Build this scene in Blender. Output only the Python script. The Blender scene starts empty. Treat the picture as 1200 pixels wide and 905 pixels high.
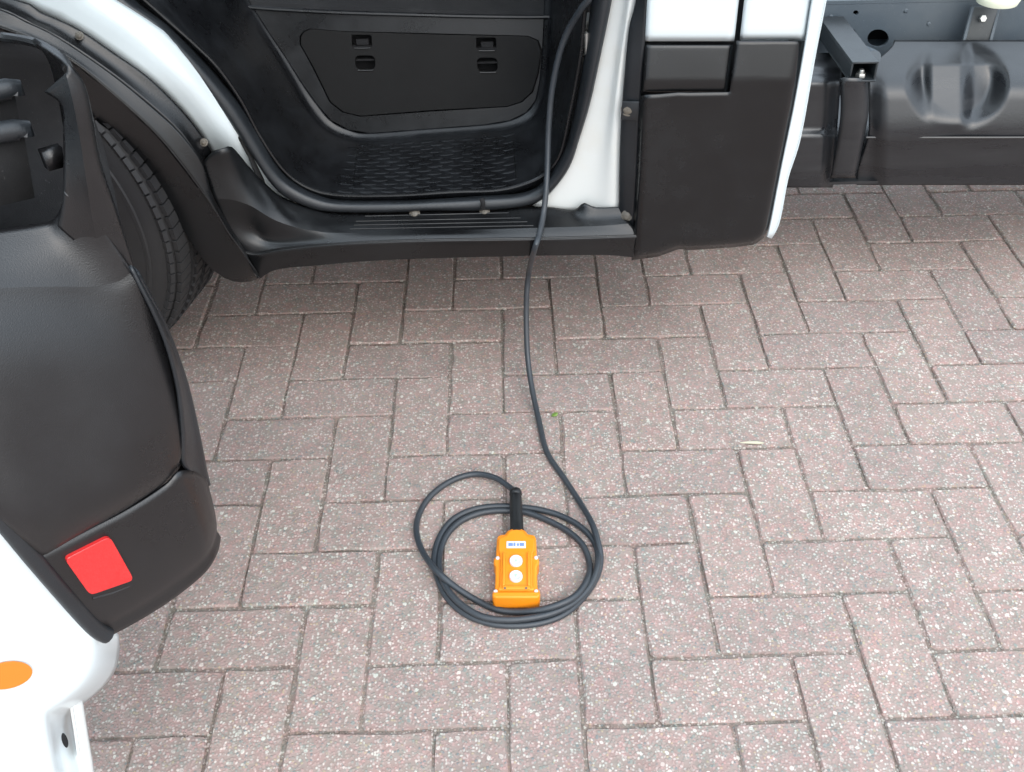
import bpy, bmesh, math, random
from mathutils import Vector, Euler, Matrix, noise
from mathutils.bvhtree import BVHTree

random.seed(7)
sc = bpy.context.scene
COL = sc.collection
R = math.radians

# ------------------------------------------------------------------ camera
CAM_LOC = Vector((-0.28981, -0.72448, 1.21014))
CAM_ROT = Euler((R(46.9106), R(0.8444), R(-1.0754)), 'XYZ')
FPX = 1122.62                       # focal length in photo pixels (1200 wide)
cd = bpy.data.cameras.new('camera'); cam = bpy.data.objects.new('camera', cd); COL.objects.link(cam)
cam.location = CAM_LOC; cam.rotation_euler = CAM_ROT
cd.sensor_fit = 'HORIZONTAL'; cd.sensor_width = 36.0; cd.lens = 36.0 * FPX / 1200.0
cd.clip_start = 0.02; cd.clip_end = 500
sc.camera = cam
CM = CAM_ROT.to_matrix()

# ------------------------------------------------------------------ light
SUN_EL, SUN_AZ = 42.0, 155.0        # azimuth: compass degrees clockwise from +Y
world = bpy.data.worlds.new('World'); sc.world = world; world.use_nodes = True
wn = world.node_tree; wn.nodes.clear()
sky = wn.nodes.new('ShaderNodeTexSky'); sky.sky_type = 'NISHITA'; sky.sun_disc = False
sky.sun_elevation = R(SUN_EL); sky.sun_rotation = R(SUN_AZ); sky.air_density = 1.0; sky.dust_density = 4.0; sky.ozone_density = 1.0
hs = wn.nodes.new('ShaderNodeHueSaturation'); hs.inputs['Saturation'].default_value = 0.85
bg = wn.nodes.new('ShaderNodeBackground'); bg.inputs['Strength'].default_value = 0.15
wo = wn.nodes.new('ShaderNodeOutputWorld')
# thin even cloud over that sky: an overcast dome, brightest overhead
tc = wn.nodes.new('ShaderNodeTexCoord'); sep = wn.nodes.new('ShaderNodeSeparateXYZ'); mr = wn.nodes.new('ShaderNodeMapRange')
mr.inputs['From Min'].default_value = 0.0; mr.inputs['From Max'].default_value = 1.0; mr.inputs['To Min'].default_value = 0.36; mr.inputs['To Max'].default_value = 1.08
cl = wn.nodes.new('ShaderNodeVectorMath'); cl.operation = 'SCALE'; cl.inputs[0].default_value = (9.6, 11.0, 12.3)
mx = wn.nodes.new('ShaderNodeMix'); mx.data_type = 'RGBA'; mx.inputs[0].default_value = 0.72
wn.links.new(tc.outputs['Generated'], sep.inputs[0]); wn.links.new(sep.outputs[2], mr.inputs[0]); wn.links.new(mr.outputs[0], cl.inputs['Scale'])
wn.links.new(sky.outputs[0], hs.inputs['Color']); wn.links.new(hs.outputs[0], mx.inputs[6]); wn.links.new(cl.outputs[0], mx.inputs[7]); wn.links.new(mx.outputs[2], bg.inputs[0]); wn.links.new(bg.outputs[0], wo.inputs[0])
sl = bpy.data.lights.new('sun', 'SUN'); sl.energy = 0.6; sl.angle = R(60); sl.color = (1.0, 0.975, 0.94)
so = bpy.data.objects.new('sun', sl); COL.objects.link(so)
az, el = R(SUN_AZ), R(SUN_EL)
sdir = Vector((math.sin(az) * math.cos(el), math.cos(az) * math.cos(el), math.sin(el)))
so.rotation_euler = sdir.to_track_quat('Z', 'Y').to_euler(); so.location = sdir * 10
sc.view_settings.view_transform = 'Standard'; sc.view_settings.look = 'None'
sc.view_settings.gamma = 1.0; sc.view_settings.use_curve_mapping = False
sc.view_settings.exposure = 1.06
sc.render.engine = 'CYCLES'

# ------------------------------------------------------------------ measuring helpers
def ray(px, py): return CM @ Vector(((px - 600) / FPX, (452.5 - py) / FPX, -1.0))
def hit(px, py, p, n):
    d = ray(px, py); return CAM_LOC + d * ((Vector(p) - CAM_LOC).dot(n) / d.dot(n))
NX, NY, NZ = Vector((1, 0, 0)), Vector((0, 1, 0)), Vector((0, 0, 1))
def ay(px, py, y): return hit(px, py, (0, y, 0), NY)
def azp(px, py, z): return hit(px, py, (0, 0, z), NZ)
def proj(v):
    q = CM.transposed() @ (Vector(v) - CAM_LOC); return (600 + FPX * q.x / -q.z, 452.5 - FPX * q.y / -q.z)
def ry(pts, y):
    if not isinstance(y, (list, tuple)): return [ay(a, b, y) for a, b in pts]
    m = len(pts) - 1; k = len(y) - 1; out = []
    for i, (a, b) in enumerate(pts):
        t = i / m * k; j = min(int(t), k - 1); out.append(ay(a, b, y[j] + (y[j + 1] - y[j]) * (t - j)))
    return out
def off(pts, dx=0, dy=0, dz=0): return [p + Vector((dx, dy, dz)) for p in pts]
def lerp_r(a, b, t): return [p.lerp(q, t) for p, q in zip(a, b)]

def catmull(P, t):
    n = len(P) - 1; i = min(int(t), n - 1); f = t - i
    p1, p2 = P[i], P[i + 1]
    p0 = P[i - 1] if i > 0 else p1 * 2 - p2
    p3 = P[i + 2] if i + 2 <= n else p2 * 2 - p1
    return 0.5 * ((2 * p1) + (p2 - p0) * f + (2 * p0 - 5 * p1 + 4 * p2 - p3) * f * f + (3 * p1 - p0 - 3 * p2 + p3) * f ** 3)
def resample(P, n, lin=False):
    D = [P[0].copy()]
    for i in range(len(P) - 1):
        for k in range(1, 13):
            t = i + k / 12
            D.append(P[i].lerp(P[i + 1], k / 12) if lin else catmull(P, min(t, len(P) - 1 - 1e-9)))
    L = [0]
    for a, b in zip(D, D[1:]): L.append(L[-1] + (b - a).length)
    out = []; j = 0
    for k in range(n):
        s = L[-1] * k / (n - 1)
        while j < len(L) - 2 and L[j + 1] < s: j += 1
        f = (s - L[j]) / max(1e-9, L[j + 1] - L[j]); out.append(D[j].lerp(D[j + 1], min(1, max(0, f))))
    return out

# ------------------------------------------------------------------ object helpers
def tag(o, label=None, cat=None, group=None, kind=None):
    if label: o['label'] = label
    if cat: o['category'] = cat
    if group: o['group'] = group
    if kind: o['kind'] = kind
    return o
def empty(name, loc=(0, 0, 0)):
    o = bpy.data.objects.new(name, None); COL.objects.link(o); o.location = loc; o.empty_display_size = .1; return o
def adopt(o, parent):
    if parent is not None:
        o.parent = parent; o.matrix_parent_inverse = Matrix.Translation(-PLOC.get(parent.name, Vector((0, 0, 0))))
PLOC = {}
def link(name, me, mat, parent=None, smooth=True):
    o = bpy.data.objects.new(name, me); COL.objects.link(o)
    if mat: me.materials.append(mat)
    if smooth: me.shade_smooth()
    if parent is not None: adopt(o, parent)
    return o
def obj(name, bm, mat, parent=None, smooth=True, recalc=True, sharp=40):
    if recalc: bmesh.ops.recalc_face_normals(bm, faces=bm.faces)
    if smooth and sharp:
        for e in bm.edges:
            if len(e.link_faces) == 2 and e.calc_face_angle(0) > R(sharp): e.smooth = False
    me = bpy.data.meshes.new(name); bm.to_mesh(me); bm.free()
    return link(name, me, mat, parent, smooth)
def solidify(o, t):
    m = o.modifiers.new('thickness', 'SOLIDIFY'); m.thickness = t; m.offset = -1.0; return o
def bevel(o, w, seg=2, ang=35):
    m = o.modifiers.new('edge', 'BEVEL'); m.width = w; m.segments = seg; m.limit_method = 'ANGLE'; m.angle_limit = R(ang); return o
def face_camera(bm):
    s = 0
    bm.normal_update()
    for f in bm.faces: s += f.normal.dot(CAM_LOC - f.calc_center_median()) * f.calc_area()
    if s < 0: bmesh.ops.reverse_faces(bm, faces=bm.faces)

def loft(name, rails, mat, parent=None, n=40, sub=4, sharp=(), thick=0.003, lin=()):
    """surface through a set of measured edge lines; 'sharp' lists the lines that are creases"""
    Rl = [resample(r, n, i in lin) for i, r in enumerate(rails)]
    brk = sorted(set([0, len(Rl) - 1] + list(sharp)))
    bm = bmesh.new(); rows = []; sharp_rows = []
    for a, b in zip(brk, brk[1:]):
        seg = Rl[a:b + 1]
        for k in range((b - a) * sub + 1):
            if k == 0 and rows: continue
            t = min(k / sub, b - a - 1e-9)
            rows.append([bm.verts.new(catmull([r[c] for r in seg], t)) for c in range(n)])
        sharp_rows.append(len(rows) - 1)
    for i in range(len(rows) - 1):
        for c in range(n - 1): bm.faces.new((rows[i][c], rows[i][c + 1], rows[i + 1][c + 1], rows[i + 1][c]))
    for i in sharp_rows[:-1]:
        for c in range(n - 1): bm.edges.get((rows[i][c], rows[i][c + 1])).smooth = False
    face_camera(bm)
    o = obj(name, bm, mat, parent, recalc=False, sharp=None)
    if thick: solidify(o, thick)
    return o
def patch(name, fn, nu, nv, mat, parent=None, thick=0.003, mask=None):
    """grid surface, fn(u, v) -> point"""
    bm = bmesh.new(); V = [[bm.verts.new(fn(i / nu, j / nv)) for i in range(nu + 1)] for j in range(nv + 1)]
    for j in range(nv):
        for i in range(nu):
            if mask and not mask((i + .5) / nu, (j + .5) / nv): continue
            bm.faces.new((V[j][i], V[j][i + 1], V[j + 1][i + 1], V[j + 1][i]))
    bmesh.ops.delete(bm, geom=[v for v in bm.verts if not v.link_faces], context='VERTS')
    face_camera(bm)
    o = obj(name, bm, mat, parent, recalc=False, sharp=None)
    if thick: solidify(o, thick)
    return o
def tube_bm(bm, P, r, seg=10, caps=True, radii=None):
    rings = []; up = Vector((0, 0, 1)); N = len(P)
    nrm = None
    for i, p in enumerate(P):
        t = (P[min(i + 1, N - 1)] - P[max(i - 1, 0)]).normalized()
        if nrm is None:
            nrm = t.cross(up) if abs(t.z) < .95 else t.cross(Vector((1, 0, 0)))
        nrm = (nrm - t * nrm.dot(t)).normalized(); b = t.cross(nrm)
        rr = radii[i] if radii else r
        rings.append([bm.verts.new(p + (nrm * math.cos(a) + b * math.sin(a)) * rr) for a in [2 * math.pi * k / seg for k in range(seg)]])
    for A, B in zip(rings, rings[1:]):
        for k in range(seg): bm.faces.new((A[k], A[(k + 1) % seg], B[(k + 1) % seg], B[k]))
    if caps: bm.faces.new(rings[0][::-1]); bm.faces.new(rings[-1])
def tube(name, P, r, mat, parent=None, n=40, seg=10, lin=False, radii=None):
    bm = bmesh.new(); Q = resample(P, n, lin) if n else P
    tube_bm(bm, Q, r, seg, True, radii); return obj(name, bm, mat, parent)
def box_bm(bm, c, s, M=None):
    r = bmesh.ops.create_cube(bm, size=1.0)
    for v in r['verts']:
        p = Vector((v.co.x * s[0], v.co.y * s[1], v.co.z * s[2]))
        if M is not None: p = M @ p
        v.co = p + Vector(c)
    return r['verts']
def box(name, lo, hi, mat, parent=None, bev=0.0):
    lo, hi = Vector(lo), Vector(hi); bm = bmesh.new(); box_bm(bm, (lo + hi) / 2, hi - lo)
    o = obj(name, bm, mat, parent, smooth=bev > 0)
    if bev: bevel(o, bev)
    return o
def frame_of(n, up=(0, 0, 1)):
    z = Vector(n).normalized(); x = Vector(up).cross(z)
    if x.length < 1e-4: x = Vector((1, 0, 0))
    x.normalize(); return Matrix((x, z.cross(x), z)).transposed()
def prism(name, loops, n, depth, mat, parent=None, bev=0.0, smooth=True):
    """flat shape (outer loop + hole loops) given thickness 'depth' against direction n"""
    bm = bmesh.new(); E = []
    for L in loops:
        vs = [bm.verts.new(p) for p in L]
        E += [bm.edges.new((vs[i], vs[(i + 1) % len(vs)])) for i in range(len(vs))]
    n = Vector(n).normalized()
    bmesh.ops.triangle_fill(bm, edges=E, use_beauty=True, use_dissolve=False, normal=n)
    fs = list(bm.faces)
    for f in fs:
        f.normal_update()
        if f.normal.dot(n) < 0: f.normal_flip()
    r = bmesh.ops.extrude_face_region(bm, geom=fs)
    for v in [g for g in r['geom'] if isinstance(g, bmesh.types.BMVert)]: v.co -= n * depth
    o = obj(name, bm, mat, parent, smooth=smooth, sharp=30)
    if bev: bevel(o, bev, 2, 50)
    return o
def disc_bm(bm, c, n, r, h, seg=16, dome=0.0):
    M = frame_of(n); c = Vector(c)
    rings = [(r, 0), (r, h * .75), (r * .86, h)] + ([(r * .45, h + dome)] if dome else [])
    prev = None
    for rr, z in rings:
        cur = [bm.verts.new(c + M @ Vector((rr * math.cos(2 * math.pi * k / seg), rr * math.sin(2 * math.pi * k / seg), z))) for k in range(seg)]
        if prev:
            for k in range(seg): bm.faces.new((prev[k], prev[(k + 1) % seg], cur[(k + 1) % seg], cur[k]))
        prev = cur
    bm.faces.new(prev)
def disc(name, c, n, r, h, mat, parent=None, seg=16, dome=0.0):
    bm = bmesh.new(); disc_bm(bm, c, n, r, h, seg, dome); return obj(name, bm, mat, parent)
def screw(c, n, r, mat, parent, name='screw'):
    """domed head with a cross slot standing on a washer"""
    bm = bmesh.new(); n = Vector(n).normalized(); M = frame_of(n)
    disc_bm(bm, Vector(c) - n * .001, n, r * 1.45, .0016, 14); disc_bm(bm, c, n, r, .003, 14, .0012)
    for a in (0, math.pi / 2):
        box_bm(bm, Vector(c) + n * .0042, (r * 1.1, r * .22, .0008), M @ Matrix.Rotation(a + .4, 3, 'Z'))
    return obj(name, bm, mat, parent)

# ------------------------------------------------------------------ materials
def mat_base(name):
    m = bpy.data.materials.new(name); m.use_nodes = True; nt = m.node_tree; b = nt.nodes['Principled BSDF']; return m, nt, b
def N(nt, t, **k):
    n = nt.nodes.new(t)
    for a, v in k.items(): setattr(n, a, v)
    return n
def ramp(nt, stops, interp='LINEAR'):
    r = N(nt, 'ShaderNodeValToRGB'); cr = r.color_ramp; cr.interpolation = interp
    while len(cr.elements) < len(stops): cr.elements.new(0.5)
    for e, (p, c) in zip(cr.elements, stops): e.position = p; e.color = (*c, 1) if len(c) == 3 else c
    return r
def mixc(nt, fac, a, b, mode='MIX'):
    m = N(nt, 'ShaderNodeMix', data_type='RGBA', blend_type=mode)
    for s, v in ((0, fac), (6, a), (7, b)):
        if hasattr(v, 'is_linked'): nt.links.new(v, m.inputs[s])
        elif isinstance(v, tuple): m.inputs[s].default_value = (*v, 1) if len(v) == 3 else v
        else: m.inputs[s].default_value = v
    return m.outputs[2]
def math_n(nt, op, a, b=0.0, clamp=False):
    m = N(nt, 'ShaderNodeMath', operation=op); m.use_clamp = clamp
    for i, v in enumerate((a, b)):
        if hasattr(v, 'is_linked'): nt.links.new(v, m.inputs[i])
        else: m.inputs[i].default_value = v
    return m.outputs[0]
def plastic(name, col, rough=0.5, dust=0.25, dustcol=(0.10, 0.10, 0.10), grain=900, grain_d=0.0004, spec=0.45, stretch=(1, 1, 1), dscale=6):
    m, nt, b = mat_base(name); geo = N(nt, 'ShaderNodeNewGeometry')
    mp = N(nt, 'ShaderNodeMapping'); mp.inputs['Scale'].default_value = stretch; nt.links.new(geo.outputs['Position'], mp.inputs[0])
    n1 = N(nt, 'ShaderNodeTexNoise'); n1.inputs['Scale'].default_value = dscale; n1.inputs['Detail'].default_value = 8; n1.inputs['Roughness'].default_value = .65
    nt.links.new(mp.outputs[0], n1.inputs['Vector'])
    r = ramp(nt, [(0.42, (0, 0, 0)), (0.78, (1, 1, 1))]); nt.links.new(n1.outputs[0], r.inputs[0])
    f = math_n(nt, 'MULTIPLY', r.outputs[0], dust)
    n3 = N(nt, 'ShaderNodeTexNoise'); n3.inputs['Scale'].default_value = 420; n3.inputs['Detail'].default_value = 2; nt.links.new(geo.outputs['Position'], n3.inputs['Vector'])
    r3 = ramp(nt, [(0.70, (0, 0, 0)), (0.74, (1, 1, 1))]); nt.links.new(n3.outputs[0], r3.inputs[0])
    f3 = math_n(nt, 'MULTIPLY', r3.outputs[0], dust * .9)
    c = mixc(nt, f, tuple(col), tuple(dustcol)); c = mixc(nt, f3, c, tuple(x * 1.6 for x in dustcol))
    nt.links.new(c, b.inputs['Base Color'])
    rr = math_n(nt, 'ADD', math_n(nt, 'MULTIPLY', r.outputs[0], .25), rough, True); nt.links.new(rr, b.inputs['Roughness'])
    b.inputs['Specular IOR Level'].default_value = spec
    if grain_d:
        n2 = N(nt, 'ShaderNodeTexNoise'); n2.inputs['Scale'].default_value = grain; n2.inputs['Detail'].default_value = 2; nt.links.new(geo.outputs['Position'], n2.inputs['Vector'])
        bp = N(nt, 'ShaderNodeBump'); bp.inputs['Distance'].default_value = grain_d; bp.inputs['Strength'].default_value = .6
        nt.links.new(n2.outputs[0], bp.inputs['Height']); nt.links.new(bp.outputs[0], b.inputs['Normal'])
    return m
def paint(name, col, rough=0.3, dirt=(0.45, 0.36, 0.22), amount=0.0):
    m, nt, b = mat_base(name); geo = N(nt, 'ShaderNodeNewGeometry')
    n1 = N(nt, 'ShaderNodeTexNoise'); n1.inputs['Scale'].default_value = 22; n1.inputs['Detail'].default_value = 7; nt.links.new(geo.outputs['Position'], n1.inputs['Vector'])
    r = ramp(nt, [(0.5, (0, 0, 0)), (0.8, (1, 1, 1))]); nt.links.new(n1.outputs[0], r.inputs[0])
    c = mixc(nt, math_n(nt, 'MULTIPLY', r.outputs[0], amount), tuple(col), dirt); nt.links.new(c, b.inputs['Base Color'])
    b.inputs['Roughness'].default_value = rough; b.inputs['Coat Weight'].default_value = .35; b.inputs['Coat Roughness'].default_value = .08
    return m

def paving_mat(name, joint=False, far=False):
    m, nt, b = mat_base(name); geo = N(nt, 'ShaderNodeNewGeometry'); oi = N(nt, 'ShaderNodeObjectInfo'); pos = geo.outputs['Position']
    rnd = oi.outputs['Random']
    # warp so stones are not regular cells
    wn_ = N(nt, 'ShaderNodeTexNoise'); wn_.inputs['Scale'].default_value = 120; nt.links.new(pos, wn_.inputs['Vector'])
    va = N(nt, 'ShaderNodeVectorMath', operation='MULTIPLY_ADD'); nt.links.new(wn_.outputs['Color'], va.inputs[0]); va.inputs[1].default_value = (.004, .004, .004); nt.links.new(pos, va.inputs[2])
    v1 = N(nt, 'ShaderNodeTexVoronoi'); v1.inputs['Scale'].default_value = 255; nt.links.new(va.outputs[0], v1.inputs['Vector'])
    v2 = N(nt, 'ShaderNodeTexVoronoi'); v2.inputs['Scale'].default_value = 120; nt.links.new(va.outputs[0], v2.inputs['Vector'])
    sx = N(nt, 'ShaderNodeSeparateColor'); nt.links.new(v1.outputs['Color'], sx.inputs[0])
    sy = N(nt, 'ShaderNodeSeparateColor'); nt.links.new(v2.outputs['Color'], sy.inputs[0])
    pink, rose, grey, tan, pale = (.352, .270, .240), (.390, .272, .248), (.270, .262, .236), (.39, .312, .228), (.52, .475, .425)
    if joint: pink, rose, grey, tan, pale = (.255, .205, .175), (.275, .21, .178), (.205, .19, .168), (.28, .228, .175), (.45, .41, .355)
    stones = ramp(nt, [(0.0, pink), (.20, rose), (.35, grey), (.50, (.295, .25, .225)), (.60, (.40, .335, .305)), (.69, tan), (.73, (.21, .215, .21)), (.77, (.44, .385, .35)), (.875, pale)], 'CONSTANT'); nt.links.new(sx.outputs[0], stones.inputs[0])
    d1 = ramp(nt, [(.38, (1, 1, 1)), (.60, (0, 0, 0))]); nt.links.new(v1.outputs['Distance'], d1.inputs[0])
    nb = N(nt, 'ShaderNodeTexNoise'); nb.inputs['Scale'].default_value = 35; nb.inputs['Detail'].default_value = 6; nt.links.new(pos, nb.inputs['Vector'])
    matrix = ramp(nt, [(.3, (.262, .202, .178)), (.7, (.335, .260, .232))] if not joint else [(.3, (.155, .126, .104)), (.7, (.255, .212, .18))]); nt.links.new(nb.outputs[0], matrix.inputs[0])
    c = mixc(nt, d1.outputs[0], matrix.outputs[0], stones.outputs[0])
    big = math_n(nt, 'MULTIPLY', math_n(nt, 'GREATER_THAN', sy.outputs[0], .90 if not joint else .96), math_n(nt, 'LESS_THAN', v2.outputs['Distance'], .36))
    bigc = ramp(nt, [(0, (.54, .505, .45)), (.5, (.46, .40, .36)), (.75, (.25, .255, .235))], 'CONSTANT'); nt.links.new(sy.outputs[1], bigc.inputs[0])
    c = mixc(nt, big, c, bigc.outputs[0])
    # weathering patches and each block's own tone
    n4 = N(nt, 'ShaderNodeTexNoise'); n4.inputs['Scale'].default_value = 7; n4.inputs['Detail'].default_value = 5; nt.links.new(pos, n4.inputs['Vector'])
    r4 = ramp(nt, [(.3, (.90, .90, .90)), (.7, (1.05, 1.045, 1.04))]); nt.links.new(n4.outputs[0], r4.inputs[0])
    c = mixc(nt, 1.0, c, r4.outputs[0], 'MULTIPLY')
    n5 = N(nt, 'ShaderNodeTexNoise'); n5.inputs['Scale'].default_value = 55; n5.inputs['Detail'].default_value = 3; nt.links.new(pos, n5.inputs['Vector'])
    r5 = ramp(nt, [(.36, (.90, .98, .96)), (.5, (1, 1, 1)), (.64, (1.08, .98, .985))]); nt.links.new(n5.outputs[0], r5.inputs[0])
    c = mixc(nt, 1.0, c, r5.outputs[0], 'MULTIPLY')
    if not far:
        tone = ramp(nt, [(0, (.95, .94, .945)), (.5, (1.0, .99, .985)), (1, (1.04, 1.015, 1.005))]); nt.links.new(rnd, tone.inputs[0])
        c = mixc(nt, 1.0, c, tone.outputs[0], 'MULTIPLY')
    nt.links.new(c, b.inputs['Base Color']); b.inputs['Roughness'].default_value = .82; b.inputs['Specular IOR Level'].default_value = .3
    h = math_n(nt, 'ADD', math_n(nt, 'MULTIPLY', d1.outputs[0], .8), math_n(nt, 'MULTIPLY', nb.outputs[0], .15)); h = math_n(nt, 'ADD', h, math_n(nt, 'MULTIPLY', big, .5))
    bp = N(nt, 'ShaderNodeBump'); bp.inputs['Distance'].default_value = .0011; bp.inputs['Strength'].default_value = .7; nt.links.new(h, bp.inputs['Height']); nt.links.new(bp.outputs[0], b.inputs['Normal'])
    return m

M_PAVER = paving_mat('exposed_aggregate_concrete'); M_JOINT = paving_mat('joint_sand_grit', joint=True); M_FAR = paving_mat('paving_far', far=True)
M_TRIM = plastic('black_cladding_plastic', (.0045, .0047, .0052), .20, .30, (.024, .027, .030), spec=.5)
M_WELL = plastic('black_step_plastic', (.0038, .0041, .005), .27, .42, (.022, .025, .029), stretch=(1, 1, 1), dscale=14)
M_HATCH = plastic('black_hatch_plastic', (.007, .007, .0072), .55, .10, (.02, .02, .02), spec=.2)
M_SEAL = plastic('black_door_rubber', (.011, .013, .0155), .32, .30, (.04, .046, .052), spec=.55)
M_DOORP = plastic('charcoal_door_plastic', (.0075, .0073, .008), .26, .22, (.024, .024, .026), spec=.62)
M_DARK = plastic('dark_carpet_and_gaps', (.008, .008, .009), .95, .2)  # also the black put into gaps and notches that lie in shade
M_WHITE = paint('white_body_paint', (.62, .68, .695), .28)
M_PILLAR = paint('white_pillar_paint', (.66, .675, .655), .35, (.52, .42, .24), .14)
M_STEEL = plastic('grey_blue_frame_paint', (.070, .088, .105), .38, .35, (.16, .17, .17), grain=300)
M_OUTR = plastic('black_outrigger_paint', (.018, .022, .025), .30, .35, (.08, .085, .085))
M_TANK = plastic('glossy_black_tank', (.008, .009, .011), .25, .30, (.045, .046, .047), grain=200, grain_d=.0002, stretch=(.4, 1, 3), dscale=9, spec=.65)
M_RUBBER = plastic('tyre_rubber', (.020, .020, .022), .60, .50, (.05, .048, .045))
M_CABLE = plastic('cable_rubber', (.030, .036, .043), .30, .35, (.08, .08, .08), grain=700)
M_METAL, nt_, b_ = mat_base('galvanised_steel'); b_.inputs['Base Color'].default_value = (.42, .42, .40, 1); b_.inputs['Metallic'].default_value = .9; b_.inputs['Roughness'].default_value = .4
M_RUST = plastic('dull_screw', (.11, .10, .085), .5, .6, (.16, .12, .08))
M_RED, nt_, b_ = mat_base('red_reflector'); b_.inputs['Base Color'].default_value = (.66, .022, .022, 1); b_.inputs['Roughness'].default_value = .22; b_.inputs['Coat Weight'].default_value = .6
vr = N(nt_, 'ShaderNodeTexVoronoi'); vr.inputs['Scale'].default_value = 420; gr = N(nt_, 'ShaderNodeNewGeometry'); nt_.links.new(gr.outputs['Position'], vr.inputs['Vector'])
br_ = N(nt_, 'ShaderNodeBump'); br_.inputs['Distance'].default_value = .0005; br_.inputs['Strength'].default_value = .35; nt_.links.new(vr.outputs['Distance'], br_.inputs['Height']); nt_.links.new(br_.outputs[0], b_.inputs['Normal'])
M_AMBER, nt_, b_ = mat_base('amber_sticker'); b_.inputs['Base Color'].default_value = (.66, .205, .022, 1); b_.inputs['Roughness'].default_value = .35
M_ORANGE = plastic('orange_pendant_plastic', (.84, .250, .005), .36, .12, (.75, .35, .10), grain=500, grain_d=.0002)
M_BTN, nt_, b_ = mat_base('white_button'); b_.inputs['Base Color'].default_value = (.64, .62, .65, 1); b_.inputs['Roughness'].default_value = .35
M_GREEN, nt_, b_ = mat_base('pale_green_mark'); b_.inputs['Base Color'].default_value = (.42, .62, .40, 1)
M_BLUE, nt_, b_ = mat_base('pale_blue_print'); b_.inputs['Base Color'].default_value = (.16, .24, .50, 1)
M_CREAM, nt_, b_ = mat_base('cream_cap'); b_.inputs['Base Color'].default_value = (.72, .74, .58, 1); b_.inputs['Roughness'].default_value = .35
M_LEAF, nt_, b_ = mat_base('green_leaf'); b_.inputs['Base Color'].default_value = (.16, .26, .05, 1); b_.inputs['Roughness'].default_value = .6
M_STRAW, nt_, b_ = mat_base('dry_straw'); b_.inputs['Base Color'].default_value = (.55, .52, .38, 1); b_.inputs['Roughness'].default_value = .7
M_GLASS, nt_, b_ = mat_base('window_glass'); b_.inputs['Transmission Weight'].default_value = 1; b_.inputs['Roughness'].default_value = .02; b_.inputs['Base Color'].default_value = (.85, .92, .9, 1)

# ================================================================== GROUND
def sheet(name, x0, x1, y0, y1, z, mat):
    bm = bmesh.new(); bm.faces.new([bm.verts.new(p) for p in ((x0, y0, z), (x1, y0, z), (x1, y1, z), (x0, y1, z))])
    return obj(name, bm, mat, smooth=False, recalc=False)
tag(sheet('ground', -150, 150, -150, 150, -.030, M_FAR), 'grey pink aggregate ground around the block paving', kind='structure')
# bed of jointing sand the blocks stand in, gently uneven
bm = bmesh.new(); NXg, NYg = 400, 330
X0, X1, Y0, Y1 = -1.7, 1.9, -.9, 2.1
g = [[bm.verts.new((X0 + (X1 - X0) * i / NXg, Y0 + (Y1 - Y0) * j / NYg, min(-.0026, -.0040 + .0026 * noise.noise((i * .11, j * .11, 3.1)) + random.uniform(-.0010, .0010)))) for i in range(NXg + 1)] for j in range(NYg + 1)]
for j in range(NYg):
    for i in range(NXg): bm.faces.new((g[j][i], g[j][i + 1], g[j + 1][i + 1], g[j + 1][i]))
paving = tag(obj('paving', bm, M_JOINT), 'herringbone block paving bedded in grey brown joint sand', kind='structure')

def paver_mesh(k):
    """one 200 x 100 block: chipped rounded outline, worn bevel"""
    rng = random.Random(100 + k); bm = bmesh.new(); a, b = .0978, .0478
    base = [(-a, -b + .004), (-a + .004, -b), (-.055, -b), (-.01, -b), (.04, -b), (a - .004, -b), (a, -b + .004), (a, .0), (a, b - .004), (a - .004, b), (.05, b), (.01, b), (-.045, b), (-a + .004, b), (-a, b - .004), (-a, .003)]
    out = [(x + rng.uniform(-.0015, .0010), y + rng.uniform(-.0013, .0010)) for x, y in base]
    rings = []
    for sx, sy, z in ((0, 0, -.03), (0, 0, -.0030), (.0024, .0024, -.0003)):
        ring = []
        for x, y in out:
            ring.append(bm.verts.new((x - math.copysign(sx * rng.uniform(.3, 1.7), x) if abs(x) > .08 else x, y - math.copysign(sy * rng.uniform(.3, 1.7), y) if abs(y) > .04 else y, z)))
        rings.append(ring)
    for A, B in zip(rings, rings[1:]):
        for i in range(16): bm.faces.new((A[i], A[(i + 1) % 16], B[(i + 1) % 16], B[i]))
    bm.faces.new(rings[-1])
    bmesh.ops.recalc_face_normals(bm, faces=bm.faces)
    for e in bm.edges:
        if len(e.link_faces) == 2 and e.calc_face_angle(0) > R(25): e.smooth = False
    me = bpy.data.meshes.new('paver'); bm.to_mesh(me); bm.free(); me.materials.append(M_PAVER); me.shade_smooth()
    return me
PM = [paver_mesh(k) for k in range(10)]
blocks = []
for j in range(-16, 32):
    for i in range(-28, 28):
        d = (i - j) % 4
        if d == 0: blocks.append((i * .1 + .1, j * .1 + .05, 0.0))
        elif d == 3: blocks.append((i * .1 + .05, j * .1 + .1, math.pi / 2))
def inview(x, y):
    u, v = proj((x, y, 0)); return -90 < u < 1290 and 195 < v < 1000
near = [b for b in blocks if inview(b[0], b[1])]
near.sort(key=lambda b: (Vector((b[0], b[1], 0)) - CAM_LOC).length)
near = near[:300]; nearset = set(near)
for x, y, rz in near:
    o = bpy.data.objects.new('paver', random.choice(PM)); COL.objects.link(o); o.parent = paving
    o.location = (x + random.uniform(-.0008, .0008), y + random.uniform(-.0008, .0008), random.uniform(-.0012, .0012))
    o.rotation_euler = (random.uniform(-.004, .004), random.uniform(-.004, .004), rz + random.choice((0, math.pi)) + random.uniform(-.006, .006))
bm = bmesh.new()
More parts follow.
